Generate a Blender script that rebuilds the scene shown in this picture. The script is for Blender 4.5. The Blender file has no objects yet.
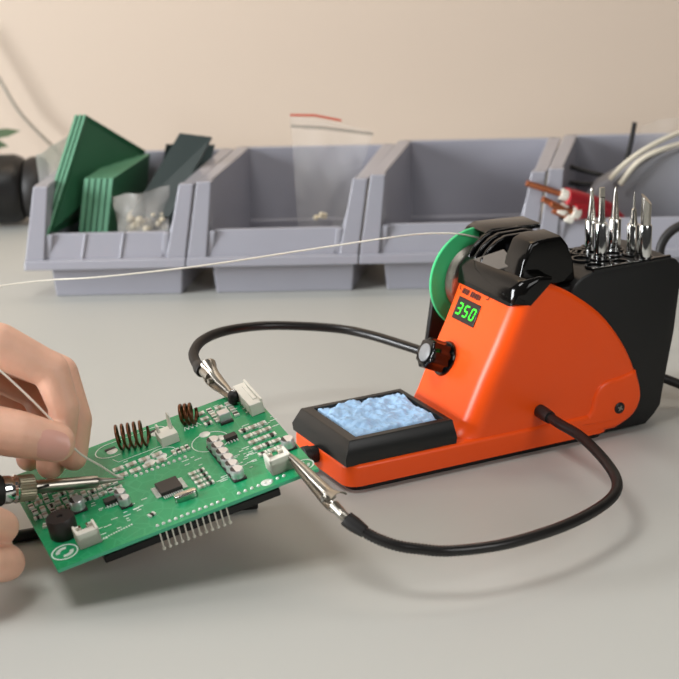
import bpy, bmesh, math, random
from mathutils import Vector, Matrix, Euler
random.seed(7)
SC = bpy.context.scene
COL = SC.collection
CM = 0.01                      # all numbers below are centimetres
PI = math.pi

# ------------------------------------------------------------------ camera, world, light, exposure
cam_d = bpy.data.cameras.new('camera'); cam = bpy.data.objects.new('camera', cam_d); COL.objects.link(cam)
cam_d.sensor_width = 36; cam_d.lens = 36*1900/679; cam_d.clip_start = 0.02; cam_d.clip_end = 20
_e, _r = math.radians(18.5), 0.02
_fw = Vector((0, math.cos(_e), -math.sin(_e))); _ri = Vector((1, 0, 0)); _up = _ri.cross(_fw)
_ri2 = math.cos(_r)*_ri - math.sin(_r)*_up; _up2 = math.sin(_r)*_ri + math.cos(_r)*_up
_m = Matrix((_ri2, _up2, -_fw)).transposed().to_4x4(); _m.translation = -_fw*112*CM
cam.matrix_world = _m
cam_d.dof.use_dof = True; cam_d.dof.focus_distance = 0.88; cam_d.dof.aperture_fstop = 17.0
SC.camera = cam

w = bpy.data.worlds.new('room_light'); SC.world = w; w.use_nodes = True
wn = w.node_tree.nodes; wl = w.node_tree.links
bg = wn['Background']; bg.inputs['Strength'].default_value = 0.07
tc = wn.new('ShaderNodeTexCoord'); sx = wn.new('ShaderNodeSeparateXYZ'); rp = wn.new('ShaderNodeValToRGB')
wl.new(tc.outputs['Generated'], sx.inputs[0]); wl.new(sx.outputs['Z'], rp.inputs[0]); wl.new(rp.outputs[0], bg.inputs[0])
rp.color_ramp.elements[0].position = 0.0; rp.color_ramp.elements[0].color = (0.55, 0.55, 0.54, 1)
rp.color_ramp.elements[1].position = 0.8; rp.color_ramp.elements[1].color = (1, 1, 1, 1)

def area(name, loc, target, size, power, color=(1, 1, 1), sizey=None):
    d = bpy.data.lights.new(name, 'AREA'); o = bpy.data.objects.new(name, d); COL.objects.link(o)
    d.energy = power; d.color = color; d.shape = 'RECTANGLE'; d.size = size*CM; d.size_y = (sizey or size)*CM
    o.location = Vector(loc)*CM
    o.rotation_euler = (Vector(target)-Vector(loc)).to_track_quat('-Z', 'Y').to_euler()
    return o
area('ceiling_lamp', (-35, -45, 88), (0, -38, 0), 30, 4.0, (1.0, 0.99, 0.97))
area('daylight_window', (-165, -58, 46), (0, -5, 4), 60, 47.0, (0.95, 0.975, 1.0))
area('fill_light', (40, -68, 36), (6, -18, 4), 30, 1.35, (1.0, 0.99, 0.97))  # added fill to brighten the station's near side, no real lamp stands there
area('wall_lamp', (10, 14, 80), (8, 40, 18), 60, 1.35, (1.0, 0.9, 0.8), 15)
area('warm_wall_lamp', (-14, 22, 60), (-12, 40, 14), 20, .35, (1.0, 0.70, 0.40))
SC.view_settings.view_transform = 'Standard'; SC.view_settings.look = 'None'
SC.view_settings.gamma = 1.0; SC.view_settings.use_curve_mapping = False
SC.view_settings.exposure = 0.0

# ------------------------------------------------------------------ materials
def lin(c):
    if isinstance(c, str):
        c = [int(c[i:i+2], 16)/255 for i in (1, 3, 5)]
    return tuple((x/12.92 if x <= 0.04045 else ((x+0.055)/1.055)**2.4) for x in c)
def mat(name, col, rough=0.5, metal=0.0, var=0.04, scale=40.0, bump=0.0, bscale=300.0, emit=0.0,
        trans=0.0, alpha=1.0, coat=0.0, sss=0.0, ior=1.45):
    m = bpy.data.materials.new(name); m.use_nodes = True
    nt = m.node_tree; b = nt.nodes['Principled BSDF']; L = nt.links
    c = lin(col)
    t = nt.nodes.new('ShaderNodeTexCoord'); n = nt.nodes.new('ShaderNodeTexNoise')
    n.inputs['Scale'].default_value = scale; n.inputs['Detail'].default_value = 4
    L.new(t.outputs['Object'], n.inputs['Vector'])
    r = nt.nodes.new('ShaderNodeValToRGB')
    r.color_ramp.elements[0].position = .3; r.color_ramp.elements[1].position = .7
    r.color_ramp.elements[0].color = tuple(max(0, x*(1-var)) for x in c)+(1,)
    r.color_ramp.elements[1].color = tuple(min(1, x*(1+var)) for x in c)+(1,)
    L.new(n.outputs['Fac'], r.inputs[0]); L.new(r.outputs[0], b.inputs['Base Color'])
    b.inputs['Roughness'].default_value = rough; b.inputs['Metallic'].default_value = metal
    b.inputs['IOR'].default_value = ior
    if coat: b.inputs['Coat Weight'].default_value = coat; b.inputs['Coat Roughness'].default_value = 0.12
    if emit:
        b.inputs['Emission Color'].default_value = c+(1,); b.inputs['Emission Strength'].default_value = emit
    if trans: b.inputs['Transmission Weight'].default_value = trans
    if alpha < 1: b.inputs['Alpha'].default_value = alpha
    if sss:
        b.inputs['Subsurface Weight'].default_value = sss; b.inputs['Subsurface Radius'].default_value = (1, .35, .2)
        b.inputs['Subsurface Scale'].default_value = 0.004
    if bump:
        n2 = nt.nodes.new('ShaderNodeTexNoise'); n2.inputs['Scale'].default_value = bscale; n2.inputs['Detail'].default_value = 5
        L.new(t.outputs['Object'], n2.inputs['Vector'])
        bp = nt.nodes.new('ShaderNodeBump'); bp.inputs['Strength'].default_value = bump; bp.inputs['Distance'].default_value = 0.0006
        L.new(n2.outputs['Fac'], bp.inputs['Height']); L.new(bp.outputs[0], b.inputs['Normal'])
    return m
M = dict(
    table=mat('table_laminate', '#b4b4ae', .5, var=.015, scale=6, bump=.03, bscale=900),
    wall=mat('wall_paint', '#cdbdad', .85, var=.01, scale=4, bump=.05, bscale=200),
    bin=mat('bin_plastic', '#9a9aa3', .28, var=.02, bump=.02, coat=.3),
    orange=mat('orange_plastic', '#fd5610', .35, var=.015, scale=12, bump=.02, bscale=1500),
    black=mat('black_plastic', '#161616', .38, var=.1),
    gloss=mat('gloss_black_plastic', '#0c0c0d', .12, var=.1),
    smoke=mat('smoked_plastic', '#0c0b0a', .1, var=.1, ior=1.36),
    holder=mat('holder_black_plastic', '#131313', .45, var=.1, bump=.05),
    tray=mat('tray_black_plastic', '#1a1a19', .3, var=.1),
    sponge=mat('blue_sponge', '#a9cdf0', .9, var=.1, scale=260, bump=1.0, bscale=420),
    green_pl=mat('green_spool_plastic', '#45c47e', .4, var=.02, sss=.0),
    solder=mat('solder_tin', '#e6e2d6', .34, .35, var=.05),
    steel=mat('polished_steel', '#c4c0b8', .2, 1, var=.05),
    chrome=mat('chrome', '#e2e2e0', .08, 1, var=.02),
    brass=mat('aged_nickel', '#a8a297', .28, 1, var=.08),
    dull=mat('dull_steel', '#a9a49a', .42, 1, var=.08),
    rubber=mat('rubber_black', '#1c1a19', .5, var=.1),
    hose=mat('hose_black', '#1d1b1a', .3, var=.1),
    grey_cap=mat('grey_cap', '#8c8c8c', .4, var=.03),
    screen=mat('display_black', '#140c10', .15, var=.05),
    digit=mat('green_led', '#3cf52e', .5, emit=.8, var=0),
    ink=mat('black_ink', '#2a120a', .6, var=.0),
    pcb=mat('pcb_green', '#11945c', .34, var=.08, scale=110, coat=.2),
    pcbedge=mat('pcb_edge', '#4bb58a', .5, var=.05),
    silk=mat('silkscreen_white', '#dfe9e0', .6, var=.02),
    pad=mat('solder_pad', '#e2e4de', .35, .3, var=.1, scale=300),
    ic=mat('chip_black', '#2b2624', .45, var=.06),
    white_pl=mat('connector_white', '#e6e2d6', .45, var=.02),
    copper=mat('enamelled_copper', '#6f4730', .3, .9, var=.1),
    cu=mat('bare_copper', '#b06a48', .4, .8, var=.12, scale=300),
    red_pl=mat('red_sheath', '#b3202c', .4, var=.04),
    alu=mat('capacitor_can', '#d6d6d6', .28, .55, var=.04),
    smd=mat('smd_body', '#b0a898', .5, var=.2, scale=300),
    smd_dark=mat('smd_body_dark', '#2e2a27', .5, var=.2, scale=300),
    green_bd=mat('green_board', '#336a4b', .45, var=.04, scale=20),
    green_edge=mat('green_board_edge', '#5b9173', .5, var=.05),
    dark_bd=mat('dark_board', '#22302f', .4, var=.06),
    winding=mat('solder_winding', '#b0aca2', .35, .9, var=.08),
    visor=mat('smoked_window', '#4d4843', .12, var=.1, coat=.4),
    nut=mat('knurled_nickel', '#a79f88', .45, .8, var=.06),
    film=mat('clear_film', '#f2f0ec', .12, alpha=.08, var=.02, bump=.5, bscale=60),
    film2=mat('milky_film', '#e6e4e0', .2, alpha=.5, var=.03, bump=.5, bscale=60),
    film3=mat('bag_film', '#e6e4de', .15, alpha=.24, var=.03, bump=.5, bscale=60),
    filmzip=mat('zip_film', '#a9a397', .3, alpha=.6, var=.03),
    redzip=mat('red_zip', '#c8553c', .4, alpha=.9, var=.03),
    beige=mat('beige_parts', '#cfc3a8', .6, var=.15, scale=150),
    grey_pouch=mat('grey_pouch', '#85858a', .4, var=.06, scale=25, bump=.4, bscale=40),
    tube=mat('pale_tube', '#d2cbb9', .35, var=.04),
    leaf=mat('leaf_green', '#55664a', .5, var=.2),
    skin=mat('skin', '#e8b79d', .44, var=.09, scale=60, bump=.22, bscale=700, sss=.12),
    nail=mat('nail', '#dca494', .32, var=.04, sss=.08),
    floor=mat('floor_vinyl', '#8d8a84', .6, var=.03, scale=5),
)
# the board's copper traces: fine lighter lines inside the green lacquer
_nt = M['pcb'].node_tree; _b = _nt.nodes['Principled BSDF']
_v = _nt.nodes.new('ShaderNodeTexVoronoi'); _v.feature = 'DISTANCE_TO_EDGE'; _v.distance = 'MANHATTAN' if hasattr(_v, 'distance') else _v.distance
_v.inputs['Scale'].default_value = 160
_t = _nt.nodes.new('ShaderNodeTexCoord'); _nt.links.new(_t.outputs['Object'], _v.inputs['Vector'])
_rr = _nt.nodes.new('ShaderNodeValToRGB'); _rr.color_ramp.elements[0].position = 0.02; _rr.color_ramp.elements[1].position = .05
_rr.color_ramp.elements[0].color = (.35, .35, .35, 1); _rr.color_ramp.elements[1].color = (0, 0, 0, 1)
_nt.links.new(_v.outputs['Distance'], _rr.inputs[0])
_mx = _nt.nodes.new('ShaderNodeMix'); _mx.data_type = 'RGBA'
_src = _b.inputs['Base Color'].links[0].from_socket
_nt.links.new(_rr.outputs[0], _mx.inputs['Factor']); _nt.links.new(_src, _mx.inputs[6])
_mx.inputs[7].default_value = lin('#3fae7c')+(1,); _nt.links.new(_mx.outputs[2], _b.inputs['Base Color'])

# ------------------------------------------------------------------ mesh helpers
def perp(d):
    a = Vector((0, 0, 1)) if abs(d.z) < .9 else Vector((1, 0, 0))
    u = d.cross(a).normalized(); return u, d.cross(u).normalized()
class MB:
    def __init__(s): s.bm = bmesh.new(); s.mi = 0
    def face(s, vs):
        try:
            f = s.bm.faces.new(vs); f.material_index = s.mi; return f
        except ValueError: return None
    def v(s, p): return s.bm.verts.new(Vector(p))
    def box(s, c, size, rot=None):
        c = Vector(c); R = rot.to_matrix() if isinstance(rot, Euler) else (rot or Matrix.Identity(3))
        P = [s.v(c+R@Vector((x*size[0]/2, y*size[1]/2, z*size[2]/2))) for z in (-1, 1) for y in (-1, 1) for x in (-1, 1)]
        for q in ((0, 2, 3, 1), (4, 5, 7, 6), (0, 1, 5, 4), (2, 6, 7, 3), (0, 4, 6, 2), (1, 3, 7, 5)): s.face([P[i] for i in q])
        return s
    def ring(s, c, u, w, r, n): return [s.v(c+u*(r*math.cos(2*PI*k/n))+w*(r*math.sin(2*PI*k/n))) for k in range(n)]
    def skin(s, rings, cap=True, closed=False):
        n = len(rings[0])
        pairs = list(zip(rings, rings[1:]))+([(rings[-1], rings[0])] if closed else [])
        for A, B in pairs:
            for k in range(n): s.face([A[k], A[(k+1) % n], B[(k+1) % n], B[k]])
        if cap and not closed:
            s.face(rings[0][::-1]); s.face(rings[-1])
        return s
    def cyl(s, p0, p1, r0, r1=None, n=20):
        p0, p1 = Vector(p0), Vector(p1); d = (p1-p0).normalized(); u, w_ = perp(d)
        return s.skin([s.ring(p0, u, w_, r0, n), s.ring(p1, u, w_, r0 if r1 is None else r1, n)])
    def lathe(s, prof, o, d, n=28, cap=True, closed=False):     # prof: (radius, height)
        o = Vector(o); d = Vector(d).normalized(); u, w_ = perp(d)
        return s.skin([s.ring(o+d*h, u, w_, max(r, .0005), n) for r, h in prof], cap, closed)
    def tube(s, pts, r, n=10, cap=True):
        pts = [Vector(p) for p in pts]; R = r if isinstance(r, (list, tuple)) else [r]*len(pts)
        u = None; rings = []
        for i, p in enumerate(pts):
            d = (pts[min(i+1, len(pts)-1)]-pts[max(i-1, 0)]).normalized()
            if u is None: u, _ = perp(d)
            else: u = (u-d*u.dot(d)).normalized()
            rings.append(s.ring(p, u, d.cross(u), R[i], n))
        return s.skin(rings, cap)
    def prism(s, poly, h0, h1, f, r0=0, r1=0, seg=5):
        """poly in the plane, extruded from h0 to h1; f(a, b, h) -> point; r0 / r1 edge radii (number or one per corner)"""
        n = len(poly); P = [Vector(p) for p in poly]
        ar = sum(P[i].x*P[(i+1) % n].y-P[(i+1) % n].x*P[i].y for i in range(n)); sg = 1 if ar > 0 else -1
        N = []
        for i in range(n):
            a, b, c = P[i-1], P[i], P[(i+1) % n]
            e1 = (b-a).normalized(); e2 = (c-b).normalized()
            n1 = Vector((-e1.y, e1.x))*sg; n2 = Vector((-e2.y, e2.x))*sg
            m = (n1+n2); m = m.normalized() if m.length > 1e-6 else n1
            N.append(m/max(.5, m.dot(n1)))
        def rr(r, i): return r[i] if isinstance(r, (list, tuple)) else r
        rings = []
        if r0:
            for k in range(seg): 
                ph = PI/2*k/seg
                rings.append([s.v(f(*(P[i]+N[i]*rr(r0, i)*(1-math.sin(ph))), h0+rr(r0, i)*(1-math.cos(ph)))) for i in range(n)])
            rings.append([s.v(f(*P[i], h0+rr(r0, i))) for i in range(n)])
        else: rings.append([s.v(f(*P[i], h0)) for i in range(n)])
        if r1:
            for k in range(seg+1):
                ph = PI/2*k/seg
                rings.append([s.v(f(*(P[i]+N[i]*rr(r1, i)*(1-math.cos(ph))), h1-rr(r1, i)*(1-math.sin(ph)))) for i in range(n)])
        else: rings.append([s.v(f(*P[i], h1)) for i in range(n)])
        return s.skin(rings)
    def ball(s, c, r, sx=1, sy=1, sz=1, n=14):
        c = Vector(c); rings = []
        for k in range(1, n):
            a = PI*k/n; rings.append([s.v(c+Vector((r*sx*math.sin(a)*math.cos(2*PI*j/16), r*sy*math.sin(a)*math.sin(2*PI*j/16), -r*sz*math.cos(a)))) for j in range(16)])
        return s.skin(rings)
    def capsule(s, p0, p1, r0, r1, n=16):
        p0, p1 = Vector(p0), Vector(p1); d = (p1-p0).normalized(); u, w_ = perp(d); rings = []
        for k in range(1, 6): a = PI/2*k/6; rings.append(s.ring(p0-d*r0*math.cos(a), u, w_, r0*math.sin(a), n))
        rings.append(s.ring(p0, u, w_, r0, n)); rings.append(s.ring(p1, u, w_, r1, n))
        for k in range(5, 0, -1): a = PI/2*k/6; rings.append(s.ring(p1+d*r1*math.cos(a), u, w_, r1*math.sin(a), n))
        return s.skin(rings)
    def build(s, name, m, parent=None, bevel=0, seg=3, ang=40, smooth=True, fn=None):
        if fn:
            for q in s.bm.verts: q.co = fn(q.co)
        bmesh.ops.recalc_face_normals(s.bm, faces=s.bm.faces)
        for q in s.bm.verts: q.co *= CM
        me = bpy.data.meshes.new(name); s.bm.to_mesh(me); s.bm.free()
        for x in (m if isinstance(m, (list, tuple)) else [m]): me.materials.append(M[x])
        if smooth:
            for p in me.polygons: p.use_smooth = True
            me.set_sharp_from_angle(angle=math.radians(ang))
        o = bpy.data.objects.new(name, me); COL.objects.link(o)
        if parent: o.parent = parent
        if bevel:
            b = o.modifiers.new('edge', 'BEVEL'); b.width = bevel*CM; b.segments = seg; b.limit_method = 'ANGLE'; b.angle_limit = math.radians(35); b.harden_normals = True
        return o
def tag(o, label, cat, group=None):
    o['label'] = label; o['category'] = cat
    if group: o['group'] = group
    return o
def thing(name, loc, label, cat, group=None, rot=None):
    o = bpy.data.objects.new(name, None); COL.objects.link(o); o.location = Vector(loc)*CM
    o.empty_display_size = .01
    if rot is not None: o.rotation_euler = rot
    return tag(o, label, cat, group)
def struct(o): o['kind'] = 'structure'; return o
def spline(pts, n):
    P = [Vector(p) for p in pts]; out = []
    for i in range(len(P)-1):
        a, b, c, d = P[max(i-1, 0)], P[i], P[i+1], P[min(i+2, len(P)-1)]
        for k in range(n):
            t = k/n
            out.append(.5*((2*b)+(-a+c)*t+(2*a-5*b+4*c-d)*t*t+(-a+3*b-3*c+d)*t**3))
    return out+[P[-1]]
def resample(pts, step):
    out = [pts[0]]; acc = 0
    for a, b in zip(pts, pts[1:]):
        L = (b-a).length
        if L < 1e-9: continue
        t = step-acc
        while t <= L: out.append(a+(b-a)*(t/L)); t += step
        acc = (acc+L) % step
    out.append(pts[-1]); return out
XY = lambda a, b, h: (a, b, h)

# ------------------------------------------------------------------ setting
struct(MB().box((0, 41, 20), (260, 2, 190)).build('wall_back', 'wall', bevel=0, smooth=False))
struct(MB().box((0, -60, -76), (260, 260, 2)).build('floor', 'floor', smooth=False))
wb = thing('workbench', (0, -20, -75), 'pale grey laminate workbench carrying everything in the photo', 'table')
MB().box((0, 0, 73.5), (200, 118, 3)).build('tabletop', 'table', wb, bevel=.3)
for sx_ in (-1, 1):
    for sy_ in (-1, 1): MB().box((sx_*92, sy_*52, 36), (6, 6, 72)).build('leg', 'black', wb, bevel=.2)

# ------------------------------------------------------------------ storage bins
def make_bin(x0, x1, hs, label, ribs=False):
    """x0..x1 at the lip; side walls run back at a slant, the front is a low scoop wall between two posts"""
    W_ = x1-x0-.06; t = thing('storage_bin', ((x0+x1)/2, 9.0, 0), label, 'storage bin', 'grey scoop-front storage bins in a row')
    def sh(p):
        x, y, z = p
        k = max(0, z-2.4)
        return Vector((x+.215*max(0, y)+.13*k, y, z*hs if z > 2.8 else z))
    h = W_/2
    b = MB()
    def wall(q):  # q: eight points, bottom ring then top ring
        P = [b.v(p) for p in q]
        for f in ((0, 3, 2, 1), (4, 5, 6, 7), (0, 1, 5, 4), (1, 2, 6, 5), (2, 3, 7, 6), (3, 0, 4, 7)): b.face([P[i] for i in f])
    # lower tub, open at the top
    def tubring(x0, x1, y0, y1, z): return [b.v(p) for p in ((x0, y0, z), (x1, y0, z), (x1, y1, z), (x0, y1, z))]
    b.skin([tubring(-h+1.6, h-.55, .8, 9.6, 0), tubring(-h+1.4, h-.35, .6, 9.8, 2.4), tubring(-h+1.6, h-.55, .8, 9.6, 2.4), tubring(-h+1.8, h-.75, 1.0, 9.4, .25)])
    for x0, x1 in ((-h+.7, -h+1.62), (h-1.7, h-.4)): b.box(((x0+x1)/2, 5.0, 2.4), (x1-x0, 9.4, .22))
    wall([(-h+1.3, .5, 2.2), (h-.4, .5, 2.2), (h-.4, .95, 2.2), (-h+1.3, .95, 2.2), (-h+1.3, .45, 2.75), (h-.4, .45, 2.75), (h-.4, .85, 2.75), (-h+1.3, .85, 2.75)])
    b.box((.4, 9.7, 2.3), (W_-2.2, .4, .35))
    # side walls and back wall
    for sg in (-1, 1):
        a0, a1 = (h-1.65)*sg, (h-.85)*sg
        wall([(min(a0, a1), .5, 2.3), (max(a0, a1), .5, 2.3), (max(a0, a1), 10, 2.3), (min(a0, a1), 10, 2.3),
              (min(a0+.8*sg, a1+.85*sg), .7, 7.4), (max(a0+.8*sg, a1+.85*sg), .7, 7.4), (max(a0+.7*sg, a1+.8*sg), 10.2, 7.4), (min(a0+.7*sg, a1+.8*sg), 10.2, 7.4)])
    wall([(-h+1., 9.7, 2.3), (h-1., 9.7, 2.3), (h-1., 10.1, 2.3), (-h+1., 10.1, 2.3), (-h+.3, 9.9, 7.4), (h-.3, 9.9, 7.4), (h-.3, 10.3, 7.4), (-h+.3, 10.3, 7.4)])
    b.build('tub', 'bin', t, bevel=.12, fn=sh)
    f = MB()
    f.prism([(-.35, 2.05), (-.29, 2.67), (.62, 2.67), (.62, 2.05)], -W_/2, W_/2, lambda a_, c_, x_: (x_, a_, c_))
    f.build('front_lip', 'bin', t, bevel=.1, fn=sh)
    g = MB(); b = g
    wall([(-h+1.5, .05, 2.6), (h-1.5, .05, 2.6), (h-1.5, .3, 2.6), (-h+1.5, .3, 2.6), (-h+1.5, .45, 4.3), (h-1.5, .45, 4.3), (h-1.5, .7, 4.3), (-h+1.5, .7, 4.3)])
    if ribs:
        for xx in (-h+3.6, -h+6.0): wall([(xx-.07, -.05, 2.6), (xx+.07, -.05, 2.6), (xx+.07, .3, 2.6), (xx-.07, .3, 2.6), (xx-.07, .33, 4.3), (xx+.07, .33, 4.3), (xx+.07, .6, 4.3), (xx-.07, .6, 4.3)])
    g.build('scoop_wall', 'bin', t, bevel=.06, fn=sh)
    for sg in (-1, 1):
        p = MB(); b = p
        o0, o1, i1, i0 = (h-.02)*sg, (h-.06)*sg, (h-1.0)*sg, (h-1.25)*sg
        wall([(min(o0, i0), -.1, 2.6), (max(o0, i0), -.1, 2.6), (max(o0, i0), .75, 2.6), (min(o0, i0), .75, 2.6),
              (min(o1, i1), .45, 7.4), (max(o1, i1), .45, 7.4), (max(o1, i1), .95, 7.4), (min(o1, i1), .95, 7.4)])
        b.box(((h-1.42)*sg, .3, 3.45), (.4, .3, 1.7))
        p.build('front_post', 'bin', t, bevel=.1, fn=sh)
    return t
make_bin(-19.8, -9.58, .985, 'grey storage bin holding green circuit boards, furthest left of the row', True)
make_bin(-9.58, 1.3, 1.0, 'grey storage bin with a clear zip bag standing up out of it')
make_bin(1.3, 12.45, 1.03, 'empty looking grey storage bin behind the green solder spool')
make_bin(12.45, 23.6, 1.05, 'grey storage bin behind the soldering tips, with red and white cables in it')

# ------------------------------------------------------------------ boards and bags in the first bin
def slab(name, quad, thick, m, label, cat, group):
    """quad: four corners of one face (bottom-front, bottom-back, top-back, top-front)"""
    q = [Vector(p) for p in quad]; n = (q[1]-q[0]).cross(q[3]-q[0]).normalized()
    o = q[0].copy(); b = MB()
    A = [b.v(p-o) for p in q]; B = [b.v(p-o+n*thick) for p in q]
    b.face(A[::-1]).material_index = 0; b.face(B).material_index = 0
    b.mi = 1
    for k in range(4): b.face([A[k], A[(k+1) % 4], B[(k+1) % 4], B[k]])
    ob = b.build(name, m, smooth=False); ob.location = o*CM
    return tag(ob, label, cat, group)
for k, lab in enumerate(('tall green circuit board leaning in the left bin, the one nearest the grey bin wall',
                         'tall green circuit board leaning in the left bin, middle one of three',
                         'tall green circuit board leaning in the left bin, its broad dark face in view')):
    dx = .27*k
    slab('blank_board', [(-18.75+dx, 9.2, 4.1), (-16.3+dx, 17.4, 3.75), (-13.2+dx, 18.0, 7.5), (-16.45+dx, 13.5, 10.95)], -.17, ('green_bd', 'green_edge'), lab, 'circuit board', 'tall green boards leaning in the left bin')
sp_lab = ('leftmost', 'second from left', 'third from left', 'fourth from left', 'rightmost')
for k in range(5):
    dx = .38*k
    slab('blank_board', [(-16.35+dx, 10.4, 2.6), (-14.6+dx, 18.0, 2.6), (-13.9+dx, 18.0, 7.3), (-15.72+dx, 11.6, 7.2)], -.3, ('green_bd', 'green_edge'),
         'short green circuit board standing upright in the left bin, '+sp_lab[k]+' of five', 'circuit board', 'short green boards in the left bin')
slab('dark_sheet', [(-13.3, 11.7, 4.5), (-10.7, 11.7, 4.5), (-8.02, 15.0, 8.9), (-10.08, 15.0, 9.2)], .3, ('dark_bd', 'dark_bd'), 'dark blue black panel leaning at the right of the green boards', 'panel', None)
slab('dark_sheet', [(-12.2, 15.6, 3.0), (-9.4, 15.6, 3.0), (-8.0, 17.6, 7.9), (-11.2, 17.2, 8.1)], .3, ('dark_bd', 'dark_bd'), 'dark panel mostly hidden behind the leaning blue black panel', 'panel', None)

def film(name, P, Q, nu, nv, m, label, cat, amp=.12, seed=1, parent=None, bulge=0):
    """thin crumpled sheet between edge P (bottom, list) and Q (top, list), closed as a two-skin bag"""
    rnd = random.Random(seed); b = MB()
    def pt(L, t):
        f = t*(len(L)-1); i = min(int(f), len(L)-2); return Vector(L[i]).lerp(Vector(L[i+1]), f-i)
    o = Vector(P[0]) if parent is None else Vector((0, 0, 0)); g = []
    ph = [rnd.uniform(0, 6) for _ in range(6)]
    for side in (0, 1):
        G = []
        for j in range(nv+1):
            row = []
            for i in range(nu+1):
                u, v_ = i/nu, j/nv
                p = pt(P, u).lerp(pt(Q, u), v_)
                d = amp*(math.sin(5*u+9*v_+ph[0])+.6*math.sin(13*u-7*v_+ph[1])+.4*math.sin(21*u+17*v_+ph[2]))
                edge = math.sin(PI*u)*math.sin(PI*min(1, v_*.9+.05))
                p = p+Vector((0, d+(bulge*edge*(1 if side else -1)), d*.3))
                row.append(b.v(p-o+Vector((0, (.03 if side else -.03), 0))))
            G.append(row)
        for j in range(nv):
            for i in range(nu): b.face([G[j][i], G[j][i+1], G[j+1][i+1], G[j+1][i]])
        g.append(G)
    ob = b.build(name, m, parent, ang=80)
    if parent is None:
        ob.location = o*CM; tag(ob, label, cat)
    return ob
film('plastic_bag', [(-19.0, 13.2, 3.0), (-17.6, 15.8, 3.0)], [(-19.35, 14.0, 8.3), (-17.3, 17.5, 8.9)], 12, 14, 'film2', 'cloudy clear bag standing behind the tall green boards', 'bag', seed=3, bulge=.3)
pb = thing('parts_bag', (-12.2, 11.0, 2.55), 'clear bag of pale small parts lying before the dark panel in the left bin', 'bag')
film('film', [(-1.7, .0, .9), (1.4, .2, .9)], [(-2.1, .6, 3.5), (-.4, .2, 3.7), (1.5, 1.6, 4.0)], 12, 10, 'film3', '', '', seed=5, parent=pb, bulge=.22)
b = MB()
for k in range(70):
    b.ball((random.uniform(-1.3, 1.1), random.uniform(.3, 1.3), .35+random.uniform(0, 1.9)), random.uniform(.14, .26), n=6)
o = b.build('loose_parts', 'beige', pb); o['kind'] = 'stuff'
# zip bag in the second bin
zb = thing('zip_bag', (-1.5, 12.4, 2.55), 'clear zip bag with a red stripe standing in the second grey bin', 'bag')
film('film', [(-1.0, 0, .1), (1.7, 0.2, .1)], [(-1.35, 2.3, 7.2), (3.95, 2.6, 6.5)], 16, 18, 'film', '', '', seed=8, parent=zb, bulge=.12)
MB().tube([(-1.38, 2.3, 7.15), (.8, 2.3, 7.0), (3.95, 2.6, 6.45)], .1, 6).build('zip_strip', 'filmzip', zb)
MB().tube([(-1.4, 2.4, 7.85), (.2, 2.4, 7.8), (1.9, 2.5, 7.4)], .08, 6).build('red_stripe', 'redzip', zb)
film('flap', [(-1.38, 2.35, 7.1), (3.9, 2.6, 6.4)], [(-1.42, 2.4, 7.85), (3.7, 2.6, 6.75)], 10, 3, 'film', '', '', seed=9, parent=zb)
MB().box((.6, .0, 1.75), (.5, .3, .35), Euler((.2, .3, .4))).ball((.15, .05, 1.6), .18).build('loose_parts', 'beige', zb, bevel=.05)

# ------------------------------------------------------------------ cables, ties and pouch in the last bin
cb = thing('copper_cable', (18, 12.5, 2.7), 'red sheathed cable with stripped copper ends over the right bin wall', 'cable')
for p, q in (((11.81, 9.0, 7.02), (14.02, 9.2, 6.22)), ((12.8, 8.8, 6.05), (13.95, 9.0, 5.4)), ((13.3, 8.6, 5.74), (14.75, 9.0, 5.1)), ((13.5, 9.1, 5.2), (14.4, 9.2, 4.8))):
    p, q = Vector(p)-Vector((18, 12.5, 2.7)), Vector(q)-Vector((18, 12.5, 2.7)); d = (q-p).normalized()
    MB().cyl(p, q+d*.3, .2, .2, 12).build('copper_core', 'cu', cb, bevel=.05)
    MB().lathe([(.2, 0), (.36, 0), (.38, .1), (.38, .35), (.36, .5)], q-d*.05, d).build('core_insulation', 'white_pl', cb)
MB().tube(spline([(14.25-18, 9.3-12.5, 6.0-2.7), (15.6-18, 10.2-12.5, 5.4-2.7), (17.2-18, 11.8-12.5, 4.4-2.7), (19-18, 13.4-12.5, 3.2-2.7)], 6), .62, 14).build('sheath', 'red_pl', cb)
MB().tube(spline([(14.7-18, 9.2-12.5, 5.1-2.7), (15.8-18, 10.1-12.5, 4.9-2.7), (17.2-18, 11.4-12.5, 4.1-2.7), (19-18, 13.0-12.5, 3.2-2.7)], 6), .6, 14).build('sheath', 'red_pl', cb)
def tie(pts, label):
    o = Vector(pts[0]); ob = MB().tube(spline([Vector(p)-o for p in pts], 5), .16, 8).build('cable_tie', 'black'); ob.location = o*CM
    tag(ob, label, 'cable tie', 'black cable ties in the right bin')
tie([(19.3, 14.2, 9.6), (19.0, 13.8, 8.2), (18.6, 13.5, 6.6), (18.4, 13.4, 4)], 'black strip standing upright out of the right bin')
tie([(15.1, 14.6, 6.7), (16.3, 14.2, 6.4), (17.6, 13.8, 6.1), (19, 14.2, 5.2)], 'black strip lying in the right bin, upper of two')
tie([(15.1, 13.6, 5.85), (16.4, 13.4, 5.75), (17.6, 13.4, 5.8), (19, 14., 4.8)], 'black strip lying in the right bin, lower of two, nearest the red cable')
pc = MB()
pp = [(-5.6, 0), (-4.2, 1.9), (-2, 3.1), (1.5, 4.2), (6, 5.4), (7.5, 3.5), (7.6, .2), (2, -1.2), (-3, -1.1)]
pc.prism(pp, -.7, .8, lambda a, b_, h: (a, h+b_*.12, b_), .5, .5, 4)
tag(pc.build('grey_pouch', 'grey_pouch'), 'crumpled grey plastic pouch lying in the right bin behind the soldering tips', 'pouch').location = Vector((21.0, 12.6, 4.3))*CM
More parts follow.
